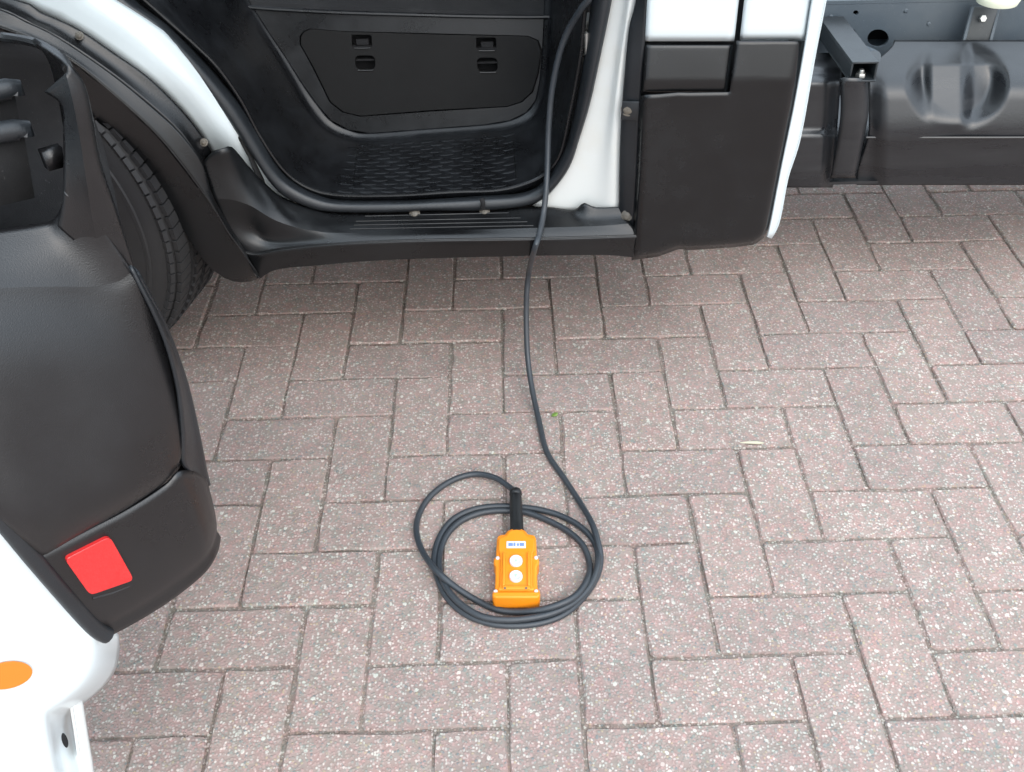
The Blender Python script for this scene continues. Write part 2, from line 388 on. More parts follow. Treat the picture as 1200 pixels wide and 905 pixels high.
for x, y, rz in blocks:
    if (x, y, rz) in nearset: continue
    me = random.choice(PM); n0 = len(bm.verts); bm.from_mesh(me); bm.verts.ensure_lookup_table()
    T = Matrix.Translation((x, y, random.uniform(-.001, .001))) @ Matrix.Rotation(rz, 4, 'Z')
    for v in bm.verts[n0:]: v.co = T @ v.co
tag(obj('outer_pavers', bm, M_PAVER, paving, recalc=False, sharp=None), kind='stuff')

# loose grit lying in and beside the joints
bm = bmesh.new(); GP = [(1, 0, 0), (-.9, .1, 0), (0, 1, 0), (.1, -1, 0), (0, 0, .8), (0, 0, -.8)]; GF = ((0, 2, 4), (2, 1, 4), (1, 3, 4), (3, 0, 4), (2, 0, 5), (1, 2, 5), (3, 1, 5), (0, 3, 5))
for x, y, rz in near:
    for k in range(18):
        t = random.uniform(-1, 1); side_ = random.choice((0, 1, 2, 3)); wv = random.gauss(0, .0016)
        lx, ly = ((t * .098, .05 + wv), (t * .098, -.05 + wv), (.1 + wv, t * .048), (-.1 + wv, t * .048))[side_]
        px_ = x + lx * math.cos(rz) - ly * math.sin(rz); py_ = y + lx * math.sin(rz) + ly * math.cos(rz)
        r_ = random.uniform(.0007, .0019); a_ = random.uniform(0, 6.28)
        vs = [bm.verts.new((px_ + r_ * random.uniform(.7, 1.2) * (gx * math.cos(a_) - gy * math.sin(a_)), py_ + r_ * random.uniform(.7, 1.2) * (gx * math.sin(a_) + gy * math.cos(a_)), -.0012 + r_ * gz)) for gx, gy, gz in GP]
        for f in GF: bm.faces.new([vs[i] for i in f])
tag(obj('joint_grit', bm, M_JOINT, paving, smooth=False, recalc=False), kind='stuff')
# scraps lying on the paving
def scrap(name, px, py, pts, h, mat, label, cat):
    c = azp(px, py, .001); bm = bmesh.new()
    top = [bm.verts.new((c.x + x, c.y + y, .0018 + z + h)) for x, y, z in pts]; bot = [bm.verts.new((c.x + x, c.y + y, .0012 + z)) for x, y, z in pts]
    bm.faces.new(top); bm.faces.new(bot[::-1])
    for i in range(len(pts)): bm.faces.new((bot[i], bot[(i + 1) % len(pts)], top[(i + 1) % len(pts)], top[i]))
    tag(obj(name, bm, mat), label, cat)
scrap('leaf', 650, 487, [(-.006, -.003, .001), (-.002, -.005, .002), (.004, -.003, .001), (.006, .002, .003), (.001, .005, .001), (-.004, .003, 0)], .001, M_LEAF, 'tiny green leaf scrap on the paving beside the hanging cable', 'leaf')
scrap('straw_scrap', 882, 520, [(-.022, .002, .0), (-.008, -.002, .002), (.010, -.003, .001), (.020, .0, .0), (.008, .002, .002), (-.008, .003, .001)], .001, M_STRAW, 'pale dry straw scrap lying in a joint of the paving', 'straw')

# ================================================================== TRUCK
truck = tag(empty('truck', (-.35, 1.4, 0)), 'white truck cab with open door, black step well and bare chassis behind', 'truck')
PLOC['truck'] = Vector((-.35, 1.4, 0))

# ---- wheel arch
XW = -1.13                                  # wheel centre
def mirrored(P3):
    """carry the arch line over the wheel to the front, outside the picture"""
    top = Vector((XW, P3[0].y, P3[0].z + .045)); rev = [Vector((2 * XW - p.x, p.y, p.z)) for p in P3[::-3]]
    return rev + [top] + P3
A_ = ry([(20, 0), (43, 12), (90, 33), (133, 62), (173, 90), (207, 123), (230, 150), (248, 178)], [.608, .608])
B_ = ry([(-10, 8), (30, 25), (67, 43), (133, 88), (187, 133), (213, 158), (237, 191), (250, 231), (271, 267), (287, 294)], [.586, .586, .586, .588])
C_ = ry([(-30, 22), (0, 32), (40, 47), (87, 73), (133, 110), (180, 153), (213, 192), (246, 237), (268, 273), (285, 296), (303, 325)], .571)
D_ = ry([(-60, 72), (0, 82), (60, 113), (113, 153), (140, 173), (167, 200), (200, 247), (233, 297), (246, 313), (267, 328), (287, 331), (302, 327)], .598)
loft('fender_panel', [mirrored(ry([(20, 0), (43, 12), (90, 33), (133, 62), (173, 90), (207, 123), (230, 150), (252, 185), (290, 240)], [.616, .616, .616, .64, .69])),
     mirrored(ry([(70, -20), (95, -4), (140, 24), (180, 55), (217, 92), (243, 125), (265, 160), (284, 190), (325, 245)], [.624, .624, .626, .645, .69])),
     mirrored(ry([(105, -20), (133, -2), (168, 20), (197, 41), (236, 84), (266, 124), (289, 157), (310, 186), (330, 215), (350, 240)], [.645, .650, .658, .664, .69]))], M_WHITE, truck, n=60)
arch = loft('wheel_arch_trim', [mirrored(A_), mirrored(ry([(8, 5), (36, 20), (78, 39), (133, 76), (180, 112), (213, 143), (240, 184)], .599)), mirrored(B_[:7])], M_TRIM, truck, n=60)
loft('arch_flare', [mirrored(B_), mirrored(lerp_r(resample(B_, 12), resample(C_, 12), .6)), mirrored(C_), mirrored(lerp_r(resample(C_, 12), resample(D_, 12), .12)), mirrored(D_), mirrored(off(D_, 0, .05, .004))], M_TRIM, arch, n=90, sub=5, sharp=(4,))
for px, py in ((93, 42), (239, 167)):
    screw(ay(px, py, .597), (0, -.8, .6), .0042, M_RUST, arch)
tube('flare_glint', mirrored(off(C_[:-1], 0, -.0004, .0006)), .0016, M_TRIM, arch, n=120, seg=6)  # thin tube added to catch a bright line along the flare edge
# dark wheel housing
bm = bmesh.new(); ringA = []; ringB = []
for k in range(33):
    a = math.pi * (1.16 * k / 32 - .08); r = .445
    ringA.append(bm.verts.new((XW + r * math.cos(a), .655, .345 + r * math.sin(a)))); ringB.append(bm.verts.new((XW + r * math.cos(a), 1.02, .345 + r * math.sin(a))))
for k in range(32): bm.faces.new((ringA[k], ringA[k + 1], ringB[k + 1], ringB[k]))
bm.faces.new(ringB); solidify(obj('wheel_housing', bm, M_DARK, truck), .004)

# ---- wheel
WY0, WY1, WR = .648, .858, .345
wc = Vector((XW, (WY0 + WY1) / 2, WR)); wheel = empty('wheel', wc); PLOC['wheel'] = wc
wheel.parent = truck; wheel.matrix_parent_inverse = Matrix.Translation(-PLOC['truck']); PLOC['wheel'] = wc
STEER = R(-15)
def wheel_pt(y, r, a): return wc + Matrix.Rotation(STEER, 3, 'Z') @ Vector((r * math.cos(a), y, r * math.sin(a)))
bm = bmesh.new(); seg = 96
prof = [(-.080, .205), (-.098, .235), (-.106, .275), (-.1045, .290), (-.1065, .292), (-.1065, .297), (-.104, .299), (-.103, .310), (-.094, .330), (-.086, .338), (-.060, .343), (-.058, .334), (-.050, .334), (-.048, .344), (-.022, .345), (-.020, .335), (-.010, .335), (-.008, .345), (.020, .345), (.022, .335), (.030, .335), (.032, .344), (.060, .343), (.086, .338), (.094, .330), (.106, .275), (.080, .205)]
rings = [[bm.verts.new(wheel_pt(y, r, 2 * math.pi * k / seg)) for k in range(seg)] for y, r in prof]
for A, B in zip(rings, rings[1:]):
    for k in range(seg): bm.faces.new((A[k], A[(k + 1) % seg], B[(k + 1) % seg], B[k]))
obj('tyre', bm, M_RUBBER, wheel, sharp=30)
bm = bmesh.new()                              # shoulder lugs and siped tread blocks
for k in range(seg // 2 * 2):
    a = 2 * math.pi * k / seg
    for y, w, h, ln, sh in ((-.076, .032, .0015, .0192, 0), (-.035, .022, .0025, .0175, .4), (.005, .024, .0025, .0175, .0), (.046, .022, .0025, .0175, .5)):
        aa = a + sh * 2 * math.pi / seg; rr = .3445 if y > -.07 else .3415
        Mx = Matrix.Rotation(STEER, 3, 'Z') @ Matrix.Rotation(-aa + math.pi / 2, 3, 'Y') @ Matrix.Rotation(.25 if y > -.07 else 0.06, 3, 'Z')
        box_bm(bm, wheel_pt(y, rr, aa), (ln, w, .006 + h), Mx)
    if True:
        box_bm(bm, wheel_pt(-.0945, .325, a), (.0185, .008, .020), Matrix.Rotation(STEER, 3, 'Z') @ Matrix.Rotation(-a + math.pi / 2, 3, 'Y') @ Matrix.Rotation(.5, 3, 'X'))
tag(obj('tread_block', bm, M_RUBBER, wheel, smooth=False), kind='stuff')
bm = bmesh.new(); prof = [(-.080, .206), (-.088, .200), (-.070, .185), (-.020, .175), (.010, .150), (-.010, .110), (-.045, .085), (-.050, .040), (-.052, .0)]
rings = [[bm.verts.new(wheel_pt(y, max(r, .001), 2 * math.pi * k / 48)) for k in range(48)] for y, r in prof]
for A, B in zip(rings, rings[1:]):
    for k in range(48): bm.faces.new((A[k], A[(k + 1) % 48], B[(k + 1) % 48], B[k]))
obj('rim', bm, M_OUTR, wheel)

# ---- sill
S0 = ry([(236, 192), (249, 179), (262, 175), (271, 172), (281, 182), (295, 199), (311, 215), (331, 231), (367, 245), (400, 250), (467, 250), (500, 248), (563, 248), (617, 243), (645, 243), (672, 246), (684, 238), (699, 243), (735, 242)], [.596, .600, .640, .655, .655, .655, .655, .640, .630])
Sa = ry([(242, 208), (254, 201), (268, 201), (278, 203), (290, 212), (304, 224), (320, 236), (338, 248), (370, 257), (402, 261), (467, 261), (500, 260), (563, 259), (617, 255), (645, 255), (672, 255), (684, 253), (699, 254), (736, 252)], [.594, .604, .628, .632, .634, .634, .634, .628, .622])
Sb = ry([(251, 233), (270, 234), (285, 238), (297, 243), (320, 257), (345, 266), (370, 271), (400, 273), (500, 271), (600, 268), (700, 265), (738, 262)], [.590, .600, .606, .610, .610, .610, .608])
Sc = ry([(264, 262), (283, 268), (300, 274), (318, 280), (345, 281), (400, 278.5), (500, 275.5), (600, 274), (700, 271), (745, 269)], [.594, .612, .606, .602, .602, .602])
Sd = ry([(281, 294), (300, 296.5), (333, 291), (400, 285), (500, 281), (633, 279), (746, 276)], .595)
Se = ry([(288, 299), (302, 301), (333, 296), (400, 289), (500, 285), (633, 283), (746, 280)], .592)
Sf = ry([(304, 327), (325, 316), (375, 311), (450, 305), (575, 301), (700, 299), (745, 302)], .600)
sill = loft('sill_trim', [S0, Sa, Sb, Sc, Sd, Se, Sf, off(Sf, 0, .10, .004)], M_TRIM, truck, n=110, sub=4, sharp=(2, 4, 6))
tube('sill_glint', off(Sd, 0, -.0006, .0003), .0016, M_TRIM, sill, n=80, seg=6)  # raised tube added so the sill crease shows a highlight
dgs = bpy.context.evaluated_depsgraph_get
def surf_hit(o, px, py, lift=0.0):
    me = o.data; b = BVHTree.FromPolygons([o.matrix_basis @ v.co for v in me.vertices], [p.vertices[:] for p in me.polygons])
    d = ray(px, py).normalized(); h = b.ray_cast(CAM_LOC, d)
    if h[0] is None: return None, None
    n = h[1] if h[1].dot(d) < 0 else -h[1]
    return h[0] + n * lift, n
for a, b in (((428, 253.5), (596, 249.5)), ((417, 259.5), (610, 255.5)), ((415, 264), (618, 260)), ((410, 268.5), (625, 264.5))):
    P = [surf_hit(sill, a[0] + (b[0] - a[0]) * t / 10, a[1] + (b[1] - a[1]) * t / 10, .0002)[0] for t in range(11)]
    tube('tread_rib', P, .0011, M_TRIM, sill, n=24, seg=6)
for px, py in ((486, 250.5), (568, 248)):
    p, n = surf_hit(sill, px, py, .0005); screw(p, (n + Vector((0, -.5, .3))).normalized(), .0062, M_RUST, sill)

# ---- rubber door seal round the opening
SO = ry([(40, -70), (80, -32), (123, 0), (157, 20), (187, 43), (227, 87), (257, 127), (280, 160), (300, 190), (315, 212), (333, 230), (367, 245), (400, 249), (467, 249), (500, 247), (563, 247), (617, 241), (643, 228), (667, 197), (680, 160), (692, 120), (705, 60), (717, 0), (728, -70)], .655)
SI = ry([(85, -70), (120, -36), (160, 3), (180, 18), (200, 34), (237, 72), (273, 114), (293, 143), (311, 174), (325, 196), (341, 212), (367, 227), (400, 235), (467, 235), (500, 234), (563, 230), (613, 226), (638, 212), (660, 180), (671, 145), (680, 100), (687, 55), (694, 0), (701, -70)], .672)
SMo = off(lerp_r(SO, SI, .34), 0, -.012, .004); SMi = off(lerp_r(SO, SI, .72), 0, -.012, .008)
loft('door_seal', [off(SO, 0, .012), SO, SMo, SMi, SI, off(SI, 0, .02, -.012)], M_SEAL, truck, n=150, sub=5, thick=.002)
# dark tube standing in for the shaded notch where the seal ends are joined
tube('seal_notch_shade', [ay(565, 244, .640), ay(566, 238, .634), ay(564, 233, .637)], .004, M_DARK, truck, n=8)

# ---- step well
LIP = ry([(70, -80), (115, -45), (160, -8), (200, 27), (229, 53), (255, 79), (282, 117), (305, 160), (333, 200), (363, 221), (400, 229), (467, 229), (533, 225), (583, 223), (617, 215), (640, 203), (657, 180), (668, 133), (680, 70), (685, 20), (692, -80)], .674)
RP, RN = Vector((0, .897, .335)), Vector((0, -1, .25)).normalized()
def rr(pts, d=0.0): return [hit(x, y, RP + RN * d, RN) for x, y in pts]
K2p = [(236, -80), (262, -36), (290, 9), (310, 42), (328, 70), (346, 100), (362, 126), (382, 149), (407, 161), (433, 164), (500, 159), (567, 154), (600, 149), (622, 139), (634, 122), (640, 95), (643, 60), (645, 20), (650, -80)]
K3p = [(243, -82), (269, -37), (297, 9), (317, 40), (336, 68), (354, 97), (371, 121), (388, 141), (409, 152), (433, 156), (500, 151), (567, 146), (597, 141), (616, 132), (627, 118), (632, 95), (635, 60), (637, 20), (641, -80)]
K2 = rr(K2p, .010); K3 = rr(K3p, 0.0)
rl = resample(LIP, 60); r2 = resample(K2, 60)
Lin = off(LIP, 0, .006, -.010)
well = loft('step_well', [LIP, Lin, lerp_r(resample(Lin, 60), r2, .5), lerp_r(resample(Lin, 60), r2, .90), K2, K3], M_WELL, truck, n=140, sub=5, sharp=(1,), thick=.003)
tube('step_lip', LIP, .0032, M_TRIM, well, n=140, seg=8)
# riser with opening for the locker hatch
TOP = [(637, 20), (560, 19.5), (500, 18), (400, 15), (330, 11.5), (297, 9)]
rk = K3p[2:18]
hat = [(355, 37), (363, 33.5), (402, 36.5), (520, 39.5), (619, 42), (631, 47), (635.5, 59), (632, 85), (625, 108), (612, 120), (595, 125.5), (505, 131), (422, 137), (401, 132), (386, 120), (366, 79), (351, 52), (351, 43)]
hc = (500, 85)
def shrink(L, k): return [(x + (hc[0] - x) / math.hypot(hc[0] - x, hc[1] - y) * k, y + (hc[1] - y) / math.hypot(hc[0] - x, hc[1] - y) * k) for x, y in L]
riser = prism('riser', [rr(rk + TOP[1:-1]), rr(hat)], RN, .004, M_WELL, well, smooth=False)
def rrect(x0, y0, x1, y1, r=3, sk=0.0):
    out = []
    for cx, cy, a0 in ((x1 - r, y1 - r, 0), (x0 + r, y1 - r, 90), (x0 + r, y0 + r, 180), (x1 - r, y0 + r, 270)):
        for k in range(4):
            a = R(a0 + 30 * k); out.append((cx + r * math.cos(a) + sk * (cy + r * math.sin(a) - y0), cy + r * math.sin(a)))
    return out
slots = [rrect(412, 41, 435, 55.5, 2, .05), rrect(558, 44.5, 581, 58.5, 2, .05), rrect(416, 65.5, 439, 81.5, 5, .05), rrect(559, 68, 582.5, 84, 5, .05)]
hatch = prism('hatch_panel', [rr(shrink(hat, 1.4), -.001)] + [rr(s, -.001) for s in slots], RN, .004, M_HATCH, well, bev=.0008)
bm = bmesh.new(); box_bm(bm, hit(495, 82, RP - RN * .055, RN), (.66, .30, .004), frame_of(RN)); obj('hatch_gap_board', bm, M_DARK, well, smooth=False)  # dark board added behind the hatch to stop light showing through its gap
for i, s in enumerate(slots):
    cx = sum(p[0] for p in s) / len(s); cy = sum(p[1] for p in s) / len(s)
    c = hit(cx, cy, RP - RN * .022, RN); Mx = frame_of(RN)
    bm = bmesh.new()
    for dx, dy, sx, sy in ((0, .030, .075, .003), (0, -.030, .075, .003), (.036, 0, .003, .062), (-.036, 0, .003, .062)):
        box_bm(bm, c + Mx @ Vector((dx, dy, 0)), (sx, sy, .030), Mx)
    box_bm(bm, c - RN * .015, (.075, .063, .002), Mx)
    rec = obj('slot_recess', bm, M_DARK, hatch, smooth=False) if False else obj('slot_recess', bm, M_DARK, well, smooth=False)
    yb = max(p[1] for p in s); x0 = min(p[0] for p in s) + 3; x1 = max(p[0] for p in s) - 2
    tube('slot_edge', rr([(x0, yb + 1.0), ((x0 + x1) / 2, yb + 1.2), (x1, yb + 0.8)], .0006), .0012, M_WELL, well, n=8, seg=6)
    if i < 2:
        box_M = frame_of(RN); bm = bmesh.new(); box_bm(bm, hit(cx + 1, cy + 1, RP - RN * .010, RN), (.022, .010, .006), box_M)
        bevel(obj('latch', bm, M_DARK, well), .001)
# lens shaped grip pads on the step
bmp = bmesh.new(); seg_ = 8
for r_, z_ in ((1.0, 0), (.8, .0012)):
    pass
lv = [bmp.verts.new((.0165 * c_, .0048 * s_, 0)) for c_, s_ in ((-1, 0), (-.55, -.8), (.0, -1), (.6, -.75), (1, 0), (.55, .8), (0, 1), (-.6, .75))]
tv = [bmp.verts.new((v.co.x * .84, v.co.y * .66, .0010)) for v in lv]
bmp.faces.new(tv)
for k in range(8): bmp.faces.new((lv[k], lv[(k + 1) % 8], tv[(k + 1) % 8], tv[k]))
pad_me = bpy.data.meshes.new('tread_pad'); bmp.to_mesh(pad_me); bmp.free(); pad_me.materials.append(M_WELL); pad_me.shade_smooth()
bvh = BVHTree.FromPolygons([v.co.copy() for v in well.data.vertices], [p.vertices[:] for p in well.data.polygons])
a0, b0 = azp(416, 221, .335), azp(602, 221, .335); ymax = azp(500, 169, .335).y
row = 0; y = min(a0.y, b0.y) - .004
while y < ymax:
    x = azp(414, 221, .335).x + (.009 if row % 2 else -.010)
    while x < azp(603, 200, .335).x - .005:
        h = bvh.ray_cast(Vector((x, y, 1.0)), Vector((0, 0, -1)))
        if h[0] is not None and h[0].z < .375:
            o = bpy.data.objects.new('tread_pad', pad_me); COL.objects.link(o)
            nn = h[1] if h[1].z > 0 else -h[1]
            o.rotation_euler = (nn.to_track_quat('Z', 'X').to_matrix() @ Matrix.Rotation(0, 3, 'Z')).to_euler() if False else (math.atan2(-nn.y, nn.z), math.atan2(nn.x, nn.z), R(4))
            o.location = h[0] + nn * .0002; adopt(o, well)
        x += .0375
    y += .0125; row += 1
for a, b in (((419, 176), (413, 223)), ((601.5, 166), (604.5, 210))):
    P = [surf_hit(well, a[0] + (b[0] - a[0]) * t / 6, a[1] + (b[1] - a[1]) * t / 6, .0006) [0] for t in range(7)]
    if all(P): tube('tread_border', P, .0008, M_TRIM, well, n=12, seg=6)
# cab floor above the riser, its moulded edge, and the foot of the seat base
T3 = rr([(262, 5), (297, 9), (330, 11.5), (400, 15), (500, 18), (560, 19.5), (637, 20), (672, 17)], .001)
loft('cab_floor', [T3, off(T3, 0, .012, .006), off(T3, 0, .5, .016), off(T3, 0, 1.2, .016)], M_DARK, truck, n=20, sub=3, sharp=(1,), thick=.01)
tube('floor_edge', off(T3, 0, -.002, .001), .0038, M_WELL, truck, n=60, seg=8)
sb = hit(385, -14, (0, 1.02, 0), NY)
bm = bmesh.new()
pad = []
for k in range(20):
    a = 2 * math.pi * k / 20; pad.append((math.copysign(abs(math.cos(a)) ** .6, math.cos(a)) * .085, math.copysign(abs(math.sin(a)) ** .7, math.sin(a)) * .055))
sbz = ay(390, 7, 1.0).z
cx_ = ay(372, 2, 1.0).x
for z_, k_ in ((0, .94), (.012, 1.0), (.03, .98), (.038, .9)):
    pad_r = [bm.verts.new((cx_ - .035 + x * k_, 1.055 + y * k_, sbz + z_)) for x, y in pad]
    if z_ > 0:
        for k in range(20): bm.faces.new((prev_[k], prev_[(k + 1) % 20], pad_r[(k + 1) % 20], pad_r[k]))
    prev_ = pad_r
bm.faces.new(prev_)
obj('pedal_pad', bm, plastic('ribbed_rubber', (.03, .033, .035), .6, .5, (.09, .1, .1), grain=250, grain_d=.002), truck)
# door striker on the inner side of the pillar
bm = bmesh.new(); p = ay(685, 50, .70); tube_bm(bm, [ay(684, 38, .69), ay(688, 40, .672), ay(688, 62, .672), ay(684, 64, .69)], .004, 8)
box_bm(bm, p + Vector((.004, .012, 0)), (.012, .03, .07)); obj('door_striker', bm, M_METAL, truck)

# ---- white rear door pillar
loft('pillar', [ry([(724, -80), (713, 0), (701, 60), (688, 120), (676, 160), (662, 197), (645, 226), (624, 241)], .668),
     ry([(730, -80), (719, 0), (707, 60), (694, 120), (683, 160), (671, 197), (656, 228), (640, 246)], .664),
     ry([(742, -80), (731, 0), (722, 60), (713, 120), (706, 160), (699, 200), (693, 230), (690, 250)], .653),
     ry([(748, -80), (738, 0), (731, 45), (725, 90), (720, 137), (717, 190), (716, 225), (715, 252)], .638),
     ry([(756, -80), (746, 0), (738, 34), (733, 86), (729, 137), (727, 190), (726, 225), (726, 252)], .640)], M_PILLAR, truck, n=40, sub=5)
ptrim = loft('pillar_trim', [ry([(754, -80), (745, 0), (737, 34), (732, 86), (728, 137), (726, 190), (725, 241), (723, 266)], .630),
     ry([(758, -80), (750, 0), (743, 40), (738, 86), (735, 137), (733, 190), (731, 241), (729, 268)], .622),
     ry([(763, -80), (757, 0), (755, 51), (752, 90), (749.5, 125), (746.5, 195), (744, 240), (742, 272)], .612)], M_SEAL, truck, n=40)
for px, py, r_ in ((736, 128, .0075), (734.5, 253, .0065)):
    screw(ay(px, py, .617), (-.3, -1, .35), r_, M_RUST, ptrim)
bm = bmesh.new(); tab = [ay(730, 118, .621), ay(750, 118, .612), ay(749, 140, .612), ay(728, 139, .621)]
f = bm.faces.new([bm.verts.new(p) for p in tab]); bevel(solidify(obj('trim_tab', bm, M_SEAL, ptrim), .004), .001)

# ---- black rear corner cladding, filler flap, white corner
def lin(pts, t):
    for (a, b), (c, d) in zip(pts, pts[1:]):
        if t <= c: return b + (d - b) * (t - a) / (c - a)
    return pts[-1][1]
def xl(py): return lin([(-90, 768), (0, 757.5), (51, 755), (120, 750), (205, 746), (305, 740)], py)
def xr(py): return lin([(-90, 968), (0, 951), (47, 943.5), (127, 929), (192, 915.5), (275, 899)], py)
def pybot(px): return lin([(735, 306), (742, 305), (771, 301), (795, 292), (806, 293.5), (860, 290), (884, 287), (895, 279), (899, 268)], px)
def panY(u, py):
    y = .589
    y += .014 * max(0, min(1, (94 - py) / 46)) ** 1.0
    if u < .05: y += .014 * (1 - u / .05) ** 2
    if u > .95: y += .012 * ((u - .95) / .05) ** 2
    return y
def cladding(u, v):
    t = 48 + (306 - 48) * v
    px = xl(t) + (xr(t) - xl(t)) * u
    pb = pybot(px); py = 48 + (pb - 48) * v
    px = xl(py) + (xr(py) - xl(py)) * u
    roll = max(0, (py - (pb - 10)) / 10)
    return ay(px, py, panY(u, py) + .014 * roll ** 2)
NU, NV = 40, 48
corner = patch('corner_cladding', cladding, NU, NV, M_TRIM, truck, thick=.004, mask=lambda u, v: not (u < .585 and v < .25))
def flapq(u0, u1, p0, p1, dy=0.0):
    def fn(u, v):
        uu = u0 + (u1 - u0) * u; py = p0 + (p1 - p0) * v; e = max(0, 1 - min(u, 1 - u) / .05) ** 2 * .004 + max(0, 1 - min(v, 1 - v) / .07) ** 2 * .004
        return ay(xl(py) + (xr(py) - xl(py)) * uu, py, panY(.5, py) + dy + e)
    return fn
flap = patch('filler_flap', flapq(.004, .560, -75, 48.5, .004), 20, 16, M_WHITE, truck, thick=.006)
patch('flap_trim', flapq(.004, .556, 51, 109.5, .006), 24, 20, M_TRIM, flap, thick=.006)
patch('corner_panel', flapq(.592, 1.0, -75, 46.5, .003), 16, 16, M_WHITE, truck, thick=.003)
# dark gap behind the flap
patch('flap_recess', flapq(-.01, .60, -75, 118, .024), 6, 6, M_DARK, truck, thick=.002)
c0 = ry([(968, -90), (951, 0), (943.5, 47), (929, 127), (915.5, 192), (902, 262), (898, 277)], .602)
c1 = ry([(981, -90), (965, 0), (952, 67), (935.5, 160), (921, 208), (911.5, 257), (903, 277)], .622)
loft('body_corner', [c0, off(lerp_r(resample(c0, 9), resample(c1, 9), .55), 0, -.004), c1, off(c1, .004, .03), off(c1, .006, .3)], M_WHITE, truck, n=40, sub=4, thick=.003)

# ---- bare chassis behind the cab: frame rail
YR = 1.06
def web(x, y): return ay(x, y, YR)
def hole(cx, cy, rx, ry_, n=14): return [web(cx + rx * math.cos(2 * math.pi * k / n), cy + ry_ * math.sin(2 * math.pi * k / n)) for k in range(n)]
zt = web(1100, 3).z; zb = web(1100, 52).z
x0, x1 = web(900, 30).x, 3.2
rail = prism('chassis_rail', [[Vector((x0, YR, zb - .02)), Vector((x1, YR, zb - .02)), Vector((x1, YR, zt)), Vector((x0, YR, zt))],
       hole(1003, 15, 3.2, 2.8), hole(973, 20, 3, 2.5), hole(1029, 45, 12.5, 10.5, 20), hole(999, 41, 4.5, 7), hole(1061, 14, 2.6, 2), hole(1088, 28, 2.6, 3)], (0, -1, 0), .006, M_STEEL, truck, smooth=False)
box('top_flange', (x0, YR + .0005, zt + .0005), (x1, YR + .075, zt + .007), M_STEEL, rail)
box('bottom_flange', (x0, YR + .007, zb - .028), (x1, YR + .075, zb - .0205), M_STEEL, rail)
box('rail_hole_board', (x0, YR + .078, zb - .14), (x1, YR + .085, zt), M_DARK, rail)  # dark board added behind the rail so its holes look black
for px, py in ((1062, 13), (1089, 29), (974, 20)):
    disc('rivet', ay(px, py, YR - .001) + Vector((0, .006, 0)), (0, -1, 0), .006, .004, M_STEEL, rail, 12, .002)
box('chassis_rail_inner', (x0, 1.85, zb - .02), (x1, 1.86, zt), M_STEEL, truck)
for xx in (.9, 1.9, 2.9):
    box('cross_member', (xx, YR + .09, zb), (xx + .09, 1.848, zt - .03), M_STEEL, truck, .004)

# ---- moulded fuel tank with its dished recess
def sm(a, b, t):
    t = max(0, min(1, (t - a) / (b - a))); return t * t * (3 - 2 * t)
def tank_depth(px, py):
    if py >= 161: y = .846 + .012 * ((py - 161) / 56)
    else: y = .846 + .010 * sm(161, 118, py) + .0026 * 11 * math.log(1 + math.exp((102 - py) / 11))
    # dish: wide U open upwards
    ex = (px - 1122) / 60; ey = (py - 92) / 62 if py > 92 else (py - 92) / 48
    r = math.sqrt(ex * ex + ey * ey)
    d = sm(1.06, .62, r)
    y += (max(.912 + .0011 * (100 - py), y + .012) - y) * d
    y -= .015 * d * sm(1078, 1094, px) * sm(1142, 1124, px)          # flat raised panel inside
    y += .006 * sm(1.2, .0, math.hypot((px - 1158) / 24, (py - 100) / 32))
    # soft shoulder near the strap
    y += .018 * sm(1042, 1016, px) * sm(60, 130, py)
    return y
def tank_fn(u, v):
    py = 47 + 170 * v; xl_ = 1004 + 14 * sm(215, 150, py) + 30 * sm(85, 47, py); px = xl_ + (1330 - xl_) * u
    if v > .97: pass
    return ay(px, py, tank_depth(px, py))
tank = patch('fuel_tank', tank_fn, 130, 70, M_TANK, truck, thick=.004)
def tank2(u, v):
    py = 62 + 158 * v; px = 895 + (988 - 12 * v - 895) * u
    y = .852 + .012 * sm(161, 150, py) + .12 * sm(100, 60, py) - .010 * math.sin(math.pi * u) + .02 * sm(.8, 1, u)
    y -= .012 * sm(84, 80, py) * sm(70, 76, py)
    return ay(px, py, y)
patch('tank_end', tank2, 30, 50, M_TANK, tank, thick=.004)
bt = [ay(1004, 216.5, .858), ay(1330, 218, .858)]
box('tank_floor', (ay(895, 218, .86).x, .866, bt[0].z - .004), (2.2, 1.30, bt[0].z + .002), M_TANK, tank)
seam = [ay(1015, 161, tank_depth(1015, 161) - .002), ay(1110, 161.2, .843), ay(1210, 161, .843), ay(1330, 160, .843)]
tube('mould_seam', seam, .0022, M_TANK, tank, n=30, seg=6)
# strap and the outrigger that carries it
st = loft('tank_strap', [ry([(984, 92), (985, 130), (981, 165), (973, 209)], [.838, .838, .842]), ry([(990, 92), (991, 130), (987, 165), (979, 209)], [.826, .83, .836]),
     ry([(1008, 92), (1009, 130), (1005, 165), (994, 209)], [.826, .83, .836]), ry([(1017, 92), (1018, 130), (1012, 165), (1003, 209)], [.840, .842, .848])], M_TANK, truck, n=24, sub=3, thick=.004)
a_ = ay(972, 30, 1.05); e_ = ay(1012, 84, .832); zc = (a_.z + e_.z) / 2
ax = (e_ - a_); Ln = ax.length; dz_ = ax.normalized(); side = dz_.cross(Vector((0, 0, 1))).normalized(); upv = side.cross(dz_).normalized()
Mo = Matrix((side, dz_, upv)).transposed(); mid = (a_ + e_) / 2
bm = bmesh.new()
W_, H_, t_ = .046, .030, .0035
for c, s in (((0, 0, H_ / 2), (W_, Ln, t_)), ((0, 0, -H_ / 2), (W_, Ln + .012, t_)), ((W_ / 2 - t_ / 2, 0, 0), (t_, Ln, H_ - t_)), ((-W_ / 2 + t_ / 2, 0, 0), (t_, Ln, H_ - t_))):
    box_bm(bm, mid + Mo @ Vector(c), s, Mo)
